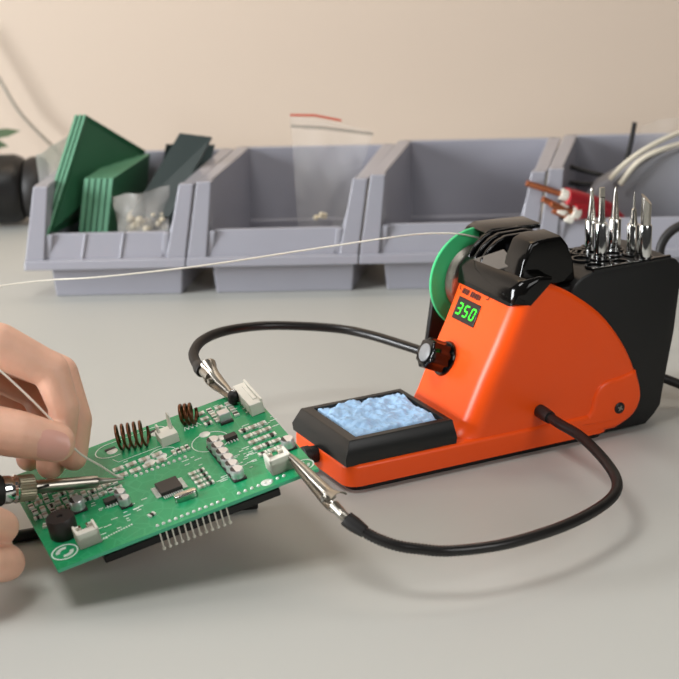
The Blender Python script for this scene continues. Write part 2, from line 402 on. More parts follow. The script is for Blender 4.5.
tb = [[(17.4, 11.6, 6.5), (18.4, 11.8, 7.5), (19.9, 12.2, 8.4), (22.2, 13.0, 9.2), (25, 14, 9.5)],
      [(18.0, 11.4, 6.2), (19.2, 11.6, 7.6), (20.8, 12.0, 8.3), (22.6, 12.6, 8.6), (25, 13.5, 8.8)],
      [(18.2, 12.2, 6.0), (19.0, 12.2, 7.2), (20.4, 12.6, 8.0), (22.4, 13.2, 8.1), (25, 14, 8.2)]]
for P_, lb in zip(tb, ('highest', 'middle', 'lowest')):
    o = Vector(P_[0]); ob = MB().tube(spline([Vector(p)-o for p in P_], 6), .16, 8).build('plastic_tube', 'tube'); ob.location = o*CM
    tag(ob, 'pale plastic tube arching out of the right bin, %s of three' % lb, 'tube', 'pale tubes in the right bin')
film('plastic_bag', [(18.6, 13.6, 5), (24, 14, 5)], [(19.6, 14.4, 9.4), (23.6, 15, 9.9)], 12, 12, 'film', 'clear crinkled bag sticking up at the right edge over the last bin', 'bag', seed=12, bulge=.5)

# ------------------------------------------------------------------ far left clutter
lb = thing('lens_barrel', (-24.2, 28, 0.1), 'round black barrel lying at the left edge beside the storage bins', 'lens')
b = MB(); b.lathe([(1.6, -3), (2.3, -2.8), (2.5, -2.0), (2.5, 1.0), (2.3, 1.5), (2.05, 1.7)], (0, 0, 2.55), (1, 0, 0), 32).build('barrel', 'black', lb)
b = MB(); b.lathe([(1.5, 1.5), (2.15, 1.8), (2.3, 2.2), (2.3, 2.9), (2.1, 3.2), (1.6, 3.25)], (0, 0, 2.55), (1, 0, 0), 32).build('focus_ring', 'rubber', lb)
pl = thing('leafy_sprig', (-25.5, 29.5, 0), 'green leaf tips above the black barrel at the left edge', 'plant')
for (dx, dy, z0, ang, L) in ((0.2, 0, 6.3, .12, 2.5), (0, .3, 5.8, -.25, 1.7), (-.5, -.2, 6.6, .5, 1.8)):
    b = MB()
    pts = [(0, 0), (.3*L, .32), (.6*L, .3), (L, 0), (.6*L, -.3), (.3*L, -.32)]
    b.prism([(x*math.cos(ang)-y*math.sin(ang), x*math.sin(ang)+y*math.cos(ang)) for x, y in pts], -.04, .04, lambda a, c, h: (dx+a, dy+h, z0+c))
    b.build('leaf', 'leaf', pl)
MB().tube([(0.1, .1, 0), (0, .1, 3), (.1, 0, 6.4)], .12, 8).build('stem', 'leaf', pl)
o = MB().tube(spline([(-28, 38.6, 13), (-25.7, 38.6, 8.7), (-24.4, 38.6, 6.2), (-22.6, 38.4, 4.1), (-20, 38, 1.5), (-18, 36, .2)], 8), .13, 8).build('wall_cord', 'dull')
tag(o, 'thin grey cord hanging against the wall at the left edge', 'cord')

# ------------------------------------------------------------------ soldering station
TH = 0.4743; SO = Vector((-1.995, -18.301, 0))
U = Vector((math.cos(TH), math.sin(TH), 0)); V = Vector((math.sin(TH), -math.cos(TH), 0))
st = thing('soldering_station', SO, 'orange and black soldering station with a green 350 display and black knob', 'soldering station', None, (0, 0, TH))
S = lambda s, t, z: Vector((s, -t, z))                  # station coordinates: along, towards the viewer, up
F_st = lambda a, b_, h: S(a, h, b_)                     # side profile (along, up) extruded across
F_pl = lambda a, b_, h: S(a, b_, h)                     # plan (along, across) extruded upwards
def to_local(p): 
    d = Vector(p)-SO; return S(d.dot(U), d.dot(V), d.z)
def rrect(x0, x1, y0, y1, r, n=5):
    out = []
    for cx, cy, a0 in ((x1-r, y1-r, 0), (x0+r, y1-r, 90), (x0+r, y0+r, 180), (x1-r, y0+r, 270)):
        for k in range(n+1):
            a = math.radians(a0+90*k/n); out.append((cx+r*math.cos(a), cy+r*math.sin(a)))
    return out
MB().prism(rrect(.1, 14.6, -.1, 5.2, .6), 0.0, .42, F_pl).build('base_plate', 'black', st)
body = MB()
body.prism(rrect(-.32, 14.75, -.5, 5.57, .75, 7), .36, 1.46, F_pl, 0, .24, 5)
arc = [(10.76, 8.78), (12.22, 8.05), (14.09, 6.63), (15.45, 4.93), (16.27, 3.31), (16.61, 1.91), (16.17, 0.95), (15.05, 0.4)]
arcS = [tuple(p) for p in spline([Vector(p) for p in arc], 4)]
prof = [(4.7, 1.3), (5.3, 1.46), (5.75, 1.55), (6.1, 1.72), (6.35, 2.02), (6.6, 2.45), (7.4, 4.2), (8.3, 5.95), (9.14, 7.8), (9.6, 8.3), (10.2, 8.75)]+arcS+[(4.7, .4)]
rad = [.3, .5, .8, 1.0, 1.0, .95, .95, .95, .95, .6, .4]+[.3]*(len(arcS)+1)
body.prism(prof, 0.0, 5.44, F_st, .18, rad, 8)
boss = [tuple(p) for p in spline([Vector(p) for p in ((12.7, .42), (12.75, 1.15), (13.2, 1.35), (13.5, 1.75), (13.62, 2.3), (13.95, 2.85), (14.5, 3.12), (15.2, 3.18), (16.0, 3.35))], 4)]+[tuple(p) for p in spline([Vector(p) for p in ((16.27, 3.31), (16.61, 1.91), (16.17, 0.95), (15.05, 0.4))], 5)]
body.prism(boss, 4.6, 5.58, F_st, 0, .28, 6)
body.build('orange_shell', 'orange', st, ang=50)
# display, digits, printed marks on the sloping face
fe = Vector((2.64, 5.76)).normalized()
def FC(t, w_, h=0): return S(6.5+fe.x*w_-fe.y*h, t, 2.07+fe.y*w_+fe.x*h)
def fbox(bld, t, w_, st_, sw, h0, h1, skew=0):
    P = [bld.v(FC(t+a*st_/2+skew*b_*sw/2, w_+b_*sw/2, h)) for h in (h0, h1) for a, b_ in ((-1, -1), (1, -1), (1, 1), (-1, 1))]
    for q in ((0, 3, 2, 1), (4, 5, 6, 7), (0, 1, 5, 4), (1, 2, 6, 5), (2, 3, 7, 6), (3, 0, 4, 7)): bld.face([P[i] for i in q])
b = MB(); fbox(b, 1.6, 5.0, 2.05, 1.16, -.3, .04); disp = b.build('display', 'screen', st, bevel=.03)
SEG = {'3': 'abcdg', '5': 'afgcd', '0': 'abcdef'}
for ch, tc_ in (('3', 1.0), ('5', 1.62), ('0', 2.24)):
    b = MB(); hw, hh, th = .165, .28, .075
    for s_ in SEG[ch]:
        tt, ww, a_, c_ = {'a': (0, hh, 2*hw-.04, th), 'd': (0, -hh, 2*hw-.04, th), 'g': (0, 0, 2*hw-.04, th), 'b': (hw, hh/2, th, hh-.05), 'c': (hw, -hh/2, th, hh-.05), 'f': (-hw, hh/2, th, hh-.05), 'e': (-hw, -hh/2, th, hh-.05)}[s_]
        fbox(b, tc_+tt+ww*.2, 5.0+ww, a_, c_, .035, .06, .2)
    b.build('digit', 'digit', disp, smooth=False)
b = MB()                                                   # tiny printed lettering and bracket above the display
x = .62
for wd in (.05, .12, .09, .1, .05, .0, .13, .1, .05, .11, .1, .05, .07):
    if wd: fbox(b, x+wd/2, 5.9, wd, .24+.06*random.random(), .0, .012, .15)
    x += wd+.05 if wd else .12
fbox(b, .33, 6.0, .05, .22, .0, .012); fbox(b, .42, 5.9, .14, .04, .0, .012)
fbox(b, 2.98, 6.12, .05, .25, .0, .012, .3); fbox(b, 2.86, 6.0, .2, .04, .0, .012)
b.build('printed_lettering', 'ink', st, smooth=False)
# knob
kc = (1.35, 2.4); kd = FC(0, 0, 1)-FC(0, 0, 0)
kn = MB(); kn.lathe([(.5, -.1), (.9, -.02), (.92, .06), (.87, .16), (.7, .18)], FC(*kc), kd, 32)
pr = []
for i in range(36):
    a = 2*PI*i/36; rr_ = .75+.055*math.cos(9*a); pr.append((rr_*math.cos(a), rr_*math.sin(a)))
ku, kw = perp(kd.normalized())
kn.prism(pr, .15, 1.3, lambda a, c, h: FC(*kc)+ku*a+kw*c+kd.normalized()*h, 0, .1, 3)
kno = kn.build('knob', 'gloss', st, ang=50)
MB().lathe([(.46, 1.25), (.46, 1.33), (.41, 1.36)], FC(*kc), kd, 28).build('knob_cap', 'grey_cap', kno)
# sponge tray with bevelled rim
def loopring(bld, rects):
    R = []
    for (x0, x1, y0, y1, z) in rects: R.append([bld.v(S(a, c, z)) for a, c in ((x0, y0), (x1, y0), (x1, y1), (x0, y1))])
    return R
b = MB(); R = loopring(b, [(-.3, 5.72, -.28, 5.42, 1.4), (-.34, 5.75, -.32, 5.46, 1.78), (0, 5.66, 0, 5.17, 2.56), (.05, 5.62, .05, 5.12, 2.6), (.55, 5.36, .36, 4.78, 2.6), (.65, 5.28, .45, 4.7, 1.75)])
b.skin(R, True); b.build('sponge_tray', 'tray', st, bevel=.05)
# plug on the front end
b = MB(); b.lathe([(.42, 0), (.42, .35), (.48, .4), (.48, .72), (.38, .78)], S(-.3, 2.25, 1.02), (-1, 0, 0), 24); b.build('end_plug', 'rubber', st)
# tip holder block behind the shell
hp = [(12.2, .12), (12.3, 7.2), (12.45, 7.85), (12.7, 8.3), (13.1, 8.62), (13.7, 8.8), (18.3, 8.82), (18.75, 8.7), (19.05, 8.4), (19.13, 7.9), (18.81, 4.93), (18.22, 1.73), (18.1, 1.0), (17.75, .56), (17.2, .12)]
hb = MB(); hb.prism(hp, .9, 5.15, F_st, .12, .1, 3)
hold = hb.build('tip_holder', 'holder', st)
b = MB(); b.prism([(13.7, 8.75), (18.4, 8.75), (18.4, 8.97), (13.7, 8.97)], 4.95, 5.2, F_st, .05, .05, 2); b.build('rim', 'gloss', hold)
HOLES = [(15.0, 3.9), (16.0, 1.9), (16.8, 3.1), (15.2, 2.6), (17.1, 4.3), (14.3, 2.0), (14.5, 3.4), (15.9, 4.2), (14.2, 4.6), (16.0, 2.9)]
TIPS = [(15.96, 1.66), (15.21, 3.7), (16.8, 2.61), (17.18, 3.71), (17.01, 5.0)]
for (s_, t_) in [(15.96, 1.66), (15.21, 3.6), (16.75, 2.6), (17.1, 3.71), (17.1, 4.72), (14.5, 1.7), (14.3, 3.2), (14.2, 4.6), (15.6, 4.7), (15.3, 2.6), (14.9, 2.2), (16.1, 3.3)]:
    MB().lathe([(.4, -.05), (.52, -.05), (.54, .05), (.5, .12), (.4, .12), (.38, .0)], S(s_, t_, 8.83), (0, 0, 1), 20, False, True).build('socket_ring', 'gloss', hold)
# rear housing, far side plate
b = MB(); b.prism([(8.05, 4.2), (8.6, 7.7), (9.2, 8.3), (12.6, 8.5), (13.5, 8.4), (16.0, 4.0), (16.6, .4), (9.4, .4)], -1.75, -1.4, F_st, .08, .08, 3)
b.prism([(10.2, .4), (10.4, 7.8), (13.2, 8.2), (15.8, 3.5), (16.2, .4)], -1.4, .95, F_st, .1, .1, 3)
b.prism([(10.4, 6), (10.4, 8.1), (13.2, 8.2), (13.6, 6)], .9, 4.9, F_st)
b.build('rear_housing', 'holder', st)
# spool cradle and cap above the face
b = MB()
b.prism([(9.0, 7.7), (9.1, 8.55), (9.5, 8.95), (10.4, 9.15), (11.15, 9.0), (11.05, 8.7), (10.5, 8.25), (9.9, 7.74)], -.02, 5.47, F_st, .1, [.75, .75, .5, .2, .15, .1, .08, .08], 6)
cap = b.build('top_cap', 'smoke', st, ang=45)
b = MB()
b.prism([(10.0, 8.0), (9.75, 8.9), (10.55, 10.02), (11.0, 10.2), (13.9, 10.0), (14.0, 9.8), (12.2, 8.0)], -1.7, -1.35, F_st, .05, .05, 2)
for t0 in (-.05, .55, 1.15):
    b.prism([(9.5, 8.6), (9.6, 9.1), (9.95, 9.55), (10.45, 9.95), (11.0, 10.15), (12.5, 10.15), (13.4, 9.9), (12.4, 8.3)], t0, t0+.28, F_st, .08, .08, 3)
b.prism([(10.9, 9.0), (10.9, 9.75), (13.2, 9.8), (12.6, 8.2)], -1.4, 2.2, F_st, .1, .1, 3)
b.prism([(10.6, 10.05), (11.0, 10.22), (13.95, 10.08), (13.9, 9.85), (10.8, 9.85)], -1.7, .1, F_st, .05, .05, 2)
b.build('spool_cradle', 'gloss', cap, ang=45)
b = MB()
b.prism([(9.75, 8.9), (9.95, 9.7), (10.35, 10.55), (10.8, 10.72), (12.1, 10.75), (12.5, 10.3), (12.85, 9.4), (13.0, 8.3), (10.5, 8.3)], 3.0, 4.7, F_st, .12, .16, 4)
b.build('cheek_cover', 'smoke', cap, ang=45)
b = MB()
P0 = [b.v(S(*p)) for p in ((9.55, .35, 8.7), (10.2, 2.6, 9.75), (10.1, 4.0, 9.35), (9.55, 2.2, 8.55))]
P1 = [b.v(S(*p)+S(-.1, 0, .14)) for p in ((9.55, .35, 8.7), (10.2, 2.6, 9.75), (10.1, 4.0, 9.35), (9.55, 2.2, 8.55))]
b.skin([P0, P1]); b.build('clear_window', 'visor', cap, bevel=.03)
# screw on the shell, gooseneck sockets, power cord
sw = MB(); sw.lathe([(.3, 5.5), (.3, 5.62), (.24, 5.66), (.02, 5.66)], (15.2, 0, 1.52), (0, -1, 0), 20); scr = sw.build('screw', 'black', st)
MB().box(S(15.2, 5.67, 1.52), (.3, .03, .07), Euler((0, .5, 0))).box(S(15.2, 5.67, 1.52), (.3, .03, .07), Euler((0, .5+PI/2, 0))).build('screw_slot', 'dull', scr)
cp = [S(17.6, 2.6, 1.9), S(18.8, 2.5, 1.8), S(19.8, 3.1, 1.5), S(21, 4.0, 1.0), S(23, 4.6, .4), S(29, 5.5, .27), S(50, 3.5, .27), S(85, -4, .27)]
MB().tube(spline(cp, 8), .25, 12).build('power_cord', 'rubber', st)

def gooseneck(pts, sock_r, clip_back, clip_tip, up, boot):
    """pts, clip points: world centimetres; builds a ribbed hose part with ferrule and crocodile clip sub-parts"""
    L = [to_local(p) for p in pts]
    P = resample(spline(L, 14), .075)
    rr_ = [.235+(.024 if k % 2 else -.02) for k in range(len(P))]
    arm = MB().tube(P, rr_, 12).build('flexible_arm', 'hose', st, ang=80)
    a0, a1 = P[0], P[6]
    MB().tube([P[0]+(P[0]-P[8])*.6, P[3], P[9]], [sock_r, sock_r, sock_r*.92], 16).build('arm_socket', 'rubber', arm)
    e = P[-1]; d = (e-P[-6]).normalized()
    cb_, ct = to_local(clip_back), to_local(clip_tip); cd = (ct-cb_); CL = cd.length; cd.normalize()
    MB().tube([P[-14], P[-7], e, e+(cb_-e)*.15], [.27, .34, .34, .31], 14).build('rubber_boot', 'rubber', arm)
    # clip frame: x along, y side, z up
    upv = Vector((0, 0, 1)) if up is None else Vector(up); sd = cd.cross(upv).normalized(); zv = sd.cross(cd).normalized()
    C_ = lambda x_, y_, z_: cb_+cd*x_+sd*y_+zv*z_
    MB().tube([e, C_(-.15, 0, 0), C_(.5, 0, 0)], [.2, .22, .24], 12).build('clip_ferrule', 'dull', arm)
    def jaw(top, mname):
        j = MB(); s_ = 1 if top else -1; rings = []
        if top: prf = [(.3, .40, .66), (.42, .38, .62), (.62, .3, .55), (.9, .25, .45), (1.15, .26, .38), (CL*.5, .24, .3), (CL*.72, .18, .25), (CL*.9, .13, .17), (CL, .1, .1)]
        else: prf = [(.2, .26, -.08), (.6, .28, -.2), (1.1, .27, -.22), (CL*.55, .22, -.18), (CL*.75, .18, -.16), (CL*.9, .13, -.1), (CL*.98, .1, -.06)]
        for (x_, hw, zz) in prf:
            ring = []
            for k in range(9):
                a = PI*k/8; ring.append(j.v(C_(x_, hw*math.cos(a), zz+s_*(hw*.7*math.sin(a)-.05))))
            for k in range(8, -1, -1):
                a = PI*k/8; ring.append(j.v(C_(x_, (hw-.04)*math.cos(a), zz+s_*((hw*.7-.05)*math.sin(a)-.05))))
            rings.append(ring)
        j.skin(rings); j.build(mname, 'brass' if top else 'dull', arm, ang=50)
    jaw(True, 'clip_upper_jaw'); jaw(False, 'clip_lower_jaw')
    j = MB(); j.cyl(C_(.95, -.32, .05), C_(.95, .32, .05), .12)
    th_ = [C_(.95+.14*math.cos(k*.8), -.2+.4*k/30, .05+.14*math.sin(k*.8)) for k in range(31)]
    j.tube(th_, .03, 6)
    j.build('clip_spring', 'dull', arm)
    return arm, C_, CL
g2 = [(9.96, -18.62, 2.2), (10.63, -20.04, 2.15), (11.41, -21.55, 2.1), (12.05, -23.88, 2.05), (12.39, -26.09, 2.0), (12.29, -27.71, 2.0), (11.69, -29.15, 2.0), (10.47, -30.72, 2.0), (8.78, -32.32, 2.05),
      (6.53, -33.74, 2.1), (4.4, -34.44, 2.2), (3.16, -34.41, 2.3), (2.13, -34.4, 2.5), (1.1, -34.01, 2.8), (0.16, -33.46, 3.3)]
arm, C_, CL = gooseneck(g2, .34, (-.1, -33.35, 3.55), (-2.35, -30.2, 4.95), None, None)
g1 = [(5.0, -15.0, 3.9), (4.31, -14.24, 4.0), (3.12, -13.18, 4.1), (1.6, -11.91, 4.2), (0.04, -11.11, 4.3), (-2.07, -11.08, 4.5), (-4.15, -11.56, 4.7), (-5.91, -12.89, 4.9), (-6.89, -15.19, 5.2), (-7.18, -17.63, 5.4), (-6.95, -19.6, 5.55), (-6.55, -21.0, 5.6)]
arm1, C1, CL1 = gooseneck(g1, .34, (-6.4, -21.35, 5.6), (-4.85, -24.0, 5.2), None, None)
b = MB(); b.ball(C1(CL1*.93, 0, .12), .27); b.ball(C1(CL1*.93, 0, -.1), .25); b.build('jaw_cover', 'rubber', arm1)
b = MB(); b.ball(C1(CL1*.93, 0, .36), .09); b.build('jaw_rivet', 'chrome', arm1)

# sponge, lying in the tray
b = MB(); nx, ny = 70, 64; rnd = random.Random(4); G = []
from mathutils import noise
for j in range(ny+1):
    row = []
    for i in range(nx+1):
        u, v_ = i/nx, j/ny
        a = .6+u*4.72+.1*noise.noise((u*5, v_*5, 1)); c = .42+v_*4.3+.1*noise.noise((u*5, v_*5, 7))
        e_ = min(1, 22*min(u, 1-u, v_, 1-v_)); e_ = e_*(2-e_)
        z = 1.9+.72*e_+.17*e_*noise.noise((a*.9, c*.9, 3))+.1*noise.noise((a*2.2, c*2.2, 9))-.2*e_*abs(noise.noise((a*1.7+3, c*1.7, 5)))-.12*e_*abs(noise.noise((a*4, c*4, 8)))+.05*noise.noise((a*7, c*7, 2))+.06*e_
        row.append(b.v(S(a, c, z)))
    G.append(row)
for j in range(ny):
    for i in range(nx): b.face([G[j][i], G[j][i+1], G[j+1][i+1], G[j+1][i]])
bot = [b.v((q.co.x, q.co.y, 1.76)) for q in G[0]+[r_[-1] for r_ in G[1:]]+G[-1][-2::-1]+[r_[0] for r_ in G[-2:0:-1]]]
rim_ = G[0]+[r_[-1] for r_ in G[1:]]+G[-1][-2::-1]+[r_[0] for r_ in G[-2:0:-1]]
for k in range(len(rim_)): b.face([rim_[k], rim_[(k+1) % len(rim_)], bot[(k+1) % len(rim_)], bot[k]])
b.face(bot)
sp = b.build('cleaning_sponge', 'sponge', ang=80); sp.location = SO*CM; sp.rotation_euler = (0, 0, TH)
tag(sp, 'light blue crinkled cleaning sponge lying in the black tray of the orange station', 'sponge')

# solder spool
spc = SO+U*10.75+V*(-1.0)+Vector((0, 0, 7.35))
sl = thing('solder_spool', spc, 'green spool of solder wire held behind the orange station display', 'spool', None, (0, 0, TH))
AX = Vector((0, -1, 0))
b = MB(); b.lathe([(.5, 0), (2.68, 0), (2.72, .05), (2.72, .16), (2.68, .2), (.5, .2)], (0, .2, 0), AX, 56, False, True); b.build('flange', 'green_pl', sl)
b = MB(); b.lathe([(.5, 0), (1.2, 0), (1.25, .06), (1.2, .12), (.5, .12)], (0, -.8, 0), AX, 56, False, True); b.build('flange', 'green_pl', sl)
b = MB(); prf = [(.5, 0)]
for k in range(9): prf += [(1.82, .02+k*.08), (1.9, .05+k*.08), (1.82, .08+k*.08)]
b.lathe(prf+[(.5, .76)], (0, 0, 0), AX, 56, False, True); b.build('solder_winding', 'winding', sl, ang=80)
def sl_local(p): d = Vector(p)-spc; return Vector((d.dot(U), -d.dot(V), d.z))
strand = [(7.2, -12.6, 9.55), (5.96, -13.26, 9.97), (4.18, -13.31, 10.0), (2.15, -13.39, 9.8), (-1.92, -13.2, 9.2), (-7.01, -13.5, 8.6), (-12.17, -13.08, 8.0), (-14.83, -12.43, 7.7), (-17.45, -12.32, 7.4), (-24, -13, 6.6), (-32, -15, 5)]
MB().tube([sl_local(p) for p in spline(strand, 6)], .045, 8).build('solder_strand', 'solder', sl)

# soldering tips in the holder
def tip(s_, t_, kind, label, h, zt):
    o = thing('soldering_tip', SO+U*s_+V*t_+Vector((0, 0, 7.6)), label, 'soldering tip', 'soldering tips in the black holder', (0, 0, TH))
    h -= 7.6; zt -= 7.6
    MB().lathe([(.31, 0), (.33, .05), (.33, h-.08), (.3, h-.02), (.22, h)], (0, 0, 0), (0, 0, 1), 24).build('sleeve', 'chrome', o)
    b = MB()
    if kind == 'cone': b.lathe([(.22, h-.05), (.2, h+.15), (.1, zt-.3), (.06, zt-.1), (.05, zt-.02), (.02, zt)], (0, 0, 0), (0, 0, 1), 18)
    elif kind == 'ball': b.lathe([(.22, h-.05), (.21, h+.2), (.11, zt-.5), (.08, zt-.35), (.1, zt-.25), (.09, zt-.1), (.03, zt)], (0, 0, 0), (0, 0, 1), 18)
    elif kind == 'needle': b.lathe([(.22, h-.05), (.17, h+.3), (.13, h+.75), (.06, h+.8), (.05, zt-.3), (.015, zt)], (0, 0, 0), (0, 0, 1), 18)
    elif kind == 'chisel':
        b.lathe([(.22, h-.05), (.21, h+.2), (.17, h+.35), (.15, zt-.5)], (0, 0, 0), (0, 0, 1), 18)
        b.prism([(-.15, zt-.52), (.15, zt-.52), (.13, zt), (-.13, zt)], -.06, .06, lambda a, c, hh: (a, hh, c))
    else:
        cx_, cy_ = .89, -.456; A_ = b.ring(Vector((0, 0, h-.05)), Vector((1, 0, 0)), Vector((0, 1, 0)), .26, 24); B2 = []
        for k in range(24):
            a = 2*PI*k/24; x_, y_ = .26*math.cos(a), .26*math.sin(a); B2.append(b.v((x_, y_, zt-.3-.98*(x_*cx_+y_*cy_)+.25*(x_*.456+y_*.89))))
        b.skin([A_, B2])
    b.build('tip_point', 'steel', o)
    return o
tip(15.96, 1.66, 'ball', 'chrome soldering tip with a small round end, leftmost in the holder', 10.35, 12.05)
tip(15.21, 3.6, 'chisel', 'chrome soldering tip with a flat chisel end in the front row of the holder', 10.75, 12.55)
tip(16.75, 2.6, 'cone', 'chrome soldering tip tapering to a long cone, middle of the five', 10.55, 12.15)
tip(17.1, 3.71, 'needle', 'soldering tip with a thin needle end beside the slanting cut tip', 10.45, 12.1)
tip(17.1, 4.72, 'knife', 'chrome soldering tip with a slanting cut end, rightmost in the holder', 10.65, 12.25)

# black cable loop at the right edge
b = MB(); pts = [(1.75*math.cos(a), .25*math.sin(a*1.0)+.4, 1.75*math.sin(a)) for a in [2*PI*k/40 for k in range(40)]]
P = [Vector(p) for p in pts]; rings = []
for i in range(40):
    d = (P[(i+1) % 40]-P[i-1]).normalized(); u = Vector((0, 1, 0)); u = (u-d*u.dot(d)).normalized(); rings.append(b.ring(P[i], u, d.cross(u), .27, 12))
b.skin(rings, False, True); 
b.tube(spline([(.3, .4, -1.75), (.8, .6, -3.0), (1.6, .8, -4.6), (3.5, 1, -5.0), (8, 1, -5.08), (30, 4, -5.08), (60, 3, -5.08)], 6), .25, 12)
o = b.build('cable_loop', 'rubber'); o.location = Vector((20.1, -2.4, 5.35))*CM
tag(o, 'black looped cable standing at the right edge behind the tip holder', 'cable')

# ------------------------------------------------------------------ circuit board
QB = Vector((-11.807, -34.872, 1.9)); RB = Matrix(((.9104, -.3777, -.169), (.3527, .9219, -.1604), (.2164, .0864, .9725)))
pb_ = thing('circuit_board', QB, 'populated green circuit board clamped between two crocodile clips', 'circuit board', None, RB.to_euler())
BL, BW_ = 11.85, 8.79
b = MB(); ps = [b.v(p) for p in ((0, 0, -.16), (BL, 0, -.16), (BL, BW_, -.16), (0, BW_, -.16))]; qs = [b.v(p) for p in ((0, 0, 0), (BL, 0, 0), (BL, BW_, 0), (0, BW_, 0))]
b.face(ps[::-1]); b.face(qs); b.mi = 1
for k in range(4): b.face([ps[k], ps[(k+1) % 4], qs[(k+1) % 4], qs[k]])
sub = b.build('substrate', ('pcb', 'pcbedge'), pb_, smooth=False)
def T(o): return o
# printed silkscreen
sk = MB(); hz = .012
def line(p, q, w_=.035):
    p, q = Vector((p[0], p[1], hz/2)), Vector((q[0], q[1], hz/2)); d = q-p; a = math.atan2(d.y, d.x)
    sk.box((p+q)/2, (d.length, w_, hz), Euler((0, 0, a)))
def ell(cx, cy, rx, ry, w_=.04, rot=0, a0=0, a1=2*PI, n=36):
    pts = []
    for k in range(n+1):
        a = a0+(a1-a0)*k/n; x_, y_ = rx*math.cos(a), ry*math.sin(a); pts.append((cx+x_*math.cos(rot)-y_*math.sin(rot), cy+x_*math.sin(rot)+y_*math.cos(rot)))
    for p, q in zip(pts, pts[1:]): line(p, q, w_)
ell(8.75, 5.4, .85, .85); ell(6.6, 5.9, .62, .5); 
sk.build('printed_outline', 'silk', sub, smooth=False); sk = MB()
for (cx, cy, r_) in ((.62, 1.1, .3), (11.45, .68, .2)):          # two-petal mark inside the rings
    for s_ in (0, PI):
        q_ = .8 if r_ > .25 else .55
        ell(cx, cy, .3*q_/.8, .3*q_/.8, .17*q_/.8, .9, s_+.25, s_+PI*.72, 12)
        ell(cx+.08*math.cos(s_+2.2), cy+.08*math.sin(s_+2.2), .2*q_/.8, .24*q_/.8, .1*q_/.8, .9, s_+.5, s_+PI*.8, 10)
    ell(cx, cy, .55 if r_ > .25 else .42, .55 if r_ > .25 else .42, .065)
    sk.build('printed_logo', 'silk', sub, smooth=False); sk = MB()
ell(4.75, 7.85, .75, .62, .05, 0, .5*PI, 1.5*PI); line((4.75, 8.47), (6.9, 8.47)); line((4.75, 7.23), (5.0, 7.23)); ell(6.9, 8.0, .55, .47, .05, 0, -.5*PI, .5*PI)
line((4.7, 6.6), (7.0, 6.6)); line((4.7, 6.6), (4.55, 7.0)); line((.3, 7.2), (3.6, 7.9))
for k in range(4): line((8.1+.2*k, 7.1), (8.2+.2*k, 7.45)); line((8.2+.2*k, 7.45), (8.3+.2*k, 7.1))
for k in range(120):
    a_, c_ = random.choice(((10.6, 5.2), (11.2, 4.9), (3.0, 3.6), (8.2, 2.2), (9.3, 2.3), (9.9, 3.5), (4.3, 2.6), (2.6, 1.4), (7.2, 4.2), (9.4, 3.2), (11.3, 5.6), (5.2, 6.1), (10.4, 7.6), (3.4, 2.0), (1.3, 5.3), (2.2, 4.9), (3.4, 4.9), (10.0, 7.9), (11.2, 3.6), (1.0, 5.8)))
    a_ += random.uniform(-.45, .45); c_ += random.uniform(-.5, .5)
    L_ = random.uniform(.12, .35); line((a_, c_), (a_+L_, c_), .05)
for k in range(12): line((2.3+k*.12, 1.0+.02*k), (2.37+k*.12, 1.0+.02*k), .09)
sk.build('silkscreen', 'silk', sub, smooth=False)
# solder joints
joint0 = MB().ball((0, 0, 0), .085, n=6).build('solder_joint', 'pad', sub)
ring0 = MB().lathe([(.02, .03), (.22, .02), (.26, 0)], (0, 0, 0), (0, 0, 1), 18).build('solder_ring', 'pad', sub)
def copies(src, spots, sc=(1, 1, 1)):
    for k, (a_, c_) in enumerate(spots):
        o_ = src if not src.get('used') else src.copy()
        if o_ is not src: COL.objects.link(o_)
        src['used'] = 1; o_.location = Vector((a_, c_, 0))*CM; o_.scale = sc
copies(joint0, [(4.55+k*.276, .36) for k in range(12)]); copies(joint0, [(8.3+k*.3, .42) for k in range(8)])
copies(joint0, [(5.0+k*.262, 4.9) for k in range(10)], (1, 1.3, 1))
copies(ring0, [(4.75, 7.75), (6.95, 7.85), (5.9, 5.6), (6.5, 5.75), (9.2, 5.4), (9.6, .45), (1.0, 4.0), (8.75, 6.2), (11.6, 8.6)])
for (a_, c_) in ((4.72, 7.95), (6.95, 8.1)):
    MB().box((a_, c_, .03), (.5, .16, .03)).build('slot', 'ic', sub, bevel=.0)
# chips
def lead_row(bld, n, x0, x1, y, d, z=.02):
    for k in range(n):
        xx = x0+(x1-x0)*k/(n-1); bld.box((xx, y, z+.01), (.045, abs(d), .03)); bld.box((xx, y-d*.35, z+.05), (.045, .05, .1))
def qfp(cx, cy):
    c = MB().box((cx, cy, .14), (1.0, 1.0, .18)).build('chip', 'ic', pb_, bevel=.03)
    l = MB()
    for k in range(10):
        q = -.42+.84*k/9
        for s_ in (-1, 1): l.box((cx+q, cy+s_*.6, .04), (.05, .24, .05)); l.box((cx+s_*.6, cy+q, .04), (.24, .05, .05))
    l.build('chip_leads', 'pad', c, smooth=False)
qfp(5.92, 2.85)
for (cx, cy) in ((9.6, 4.95), (3.4, 3.5)):
    c = MB().box((cx, cy, .13), (.55, .4, .2)).build('small_chip', 'ic', pb_, bevel=.03); l = MB()
    for k in range(4):
        for s_ in (-1, 1): l.box((cx-.21+.14*k, cy+s_*.28, .04), (.06, .2, .05))
    l.build('chip_leads', 'pad', c, smooth=False)
b = MB(); b.prism(rrect(5.78, 6.82, 1.42, 1.8, .18), 0.02, .32, XY, 0, .08, 3); b.build('crystal', 'steel', pb_)
# buzzer
b = MB(); b.lathe([(.6, 0), (.62, .04), (.62, .86), (.58, .92), (.14, .92), (.12, .84), (.01, .84)], (1.0, 2.45, 0), (0, 0, 1), 40); b.build('buzzer', 'ic', pb_)
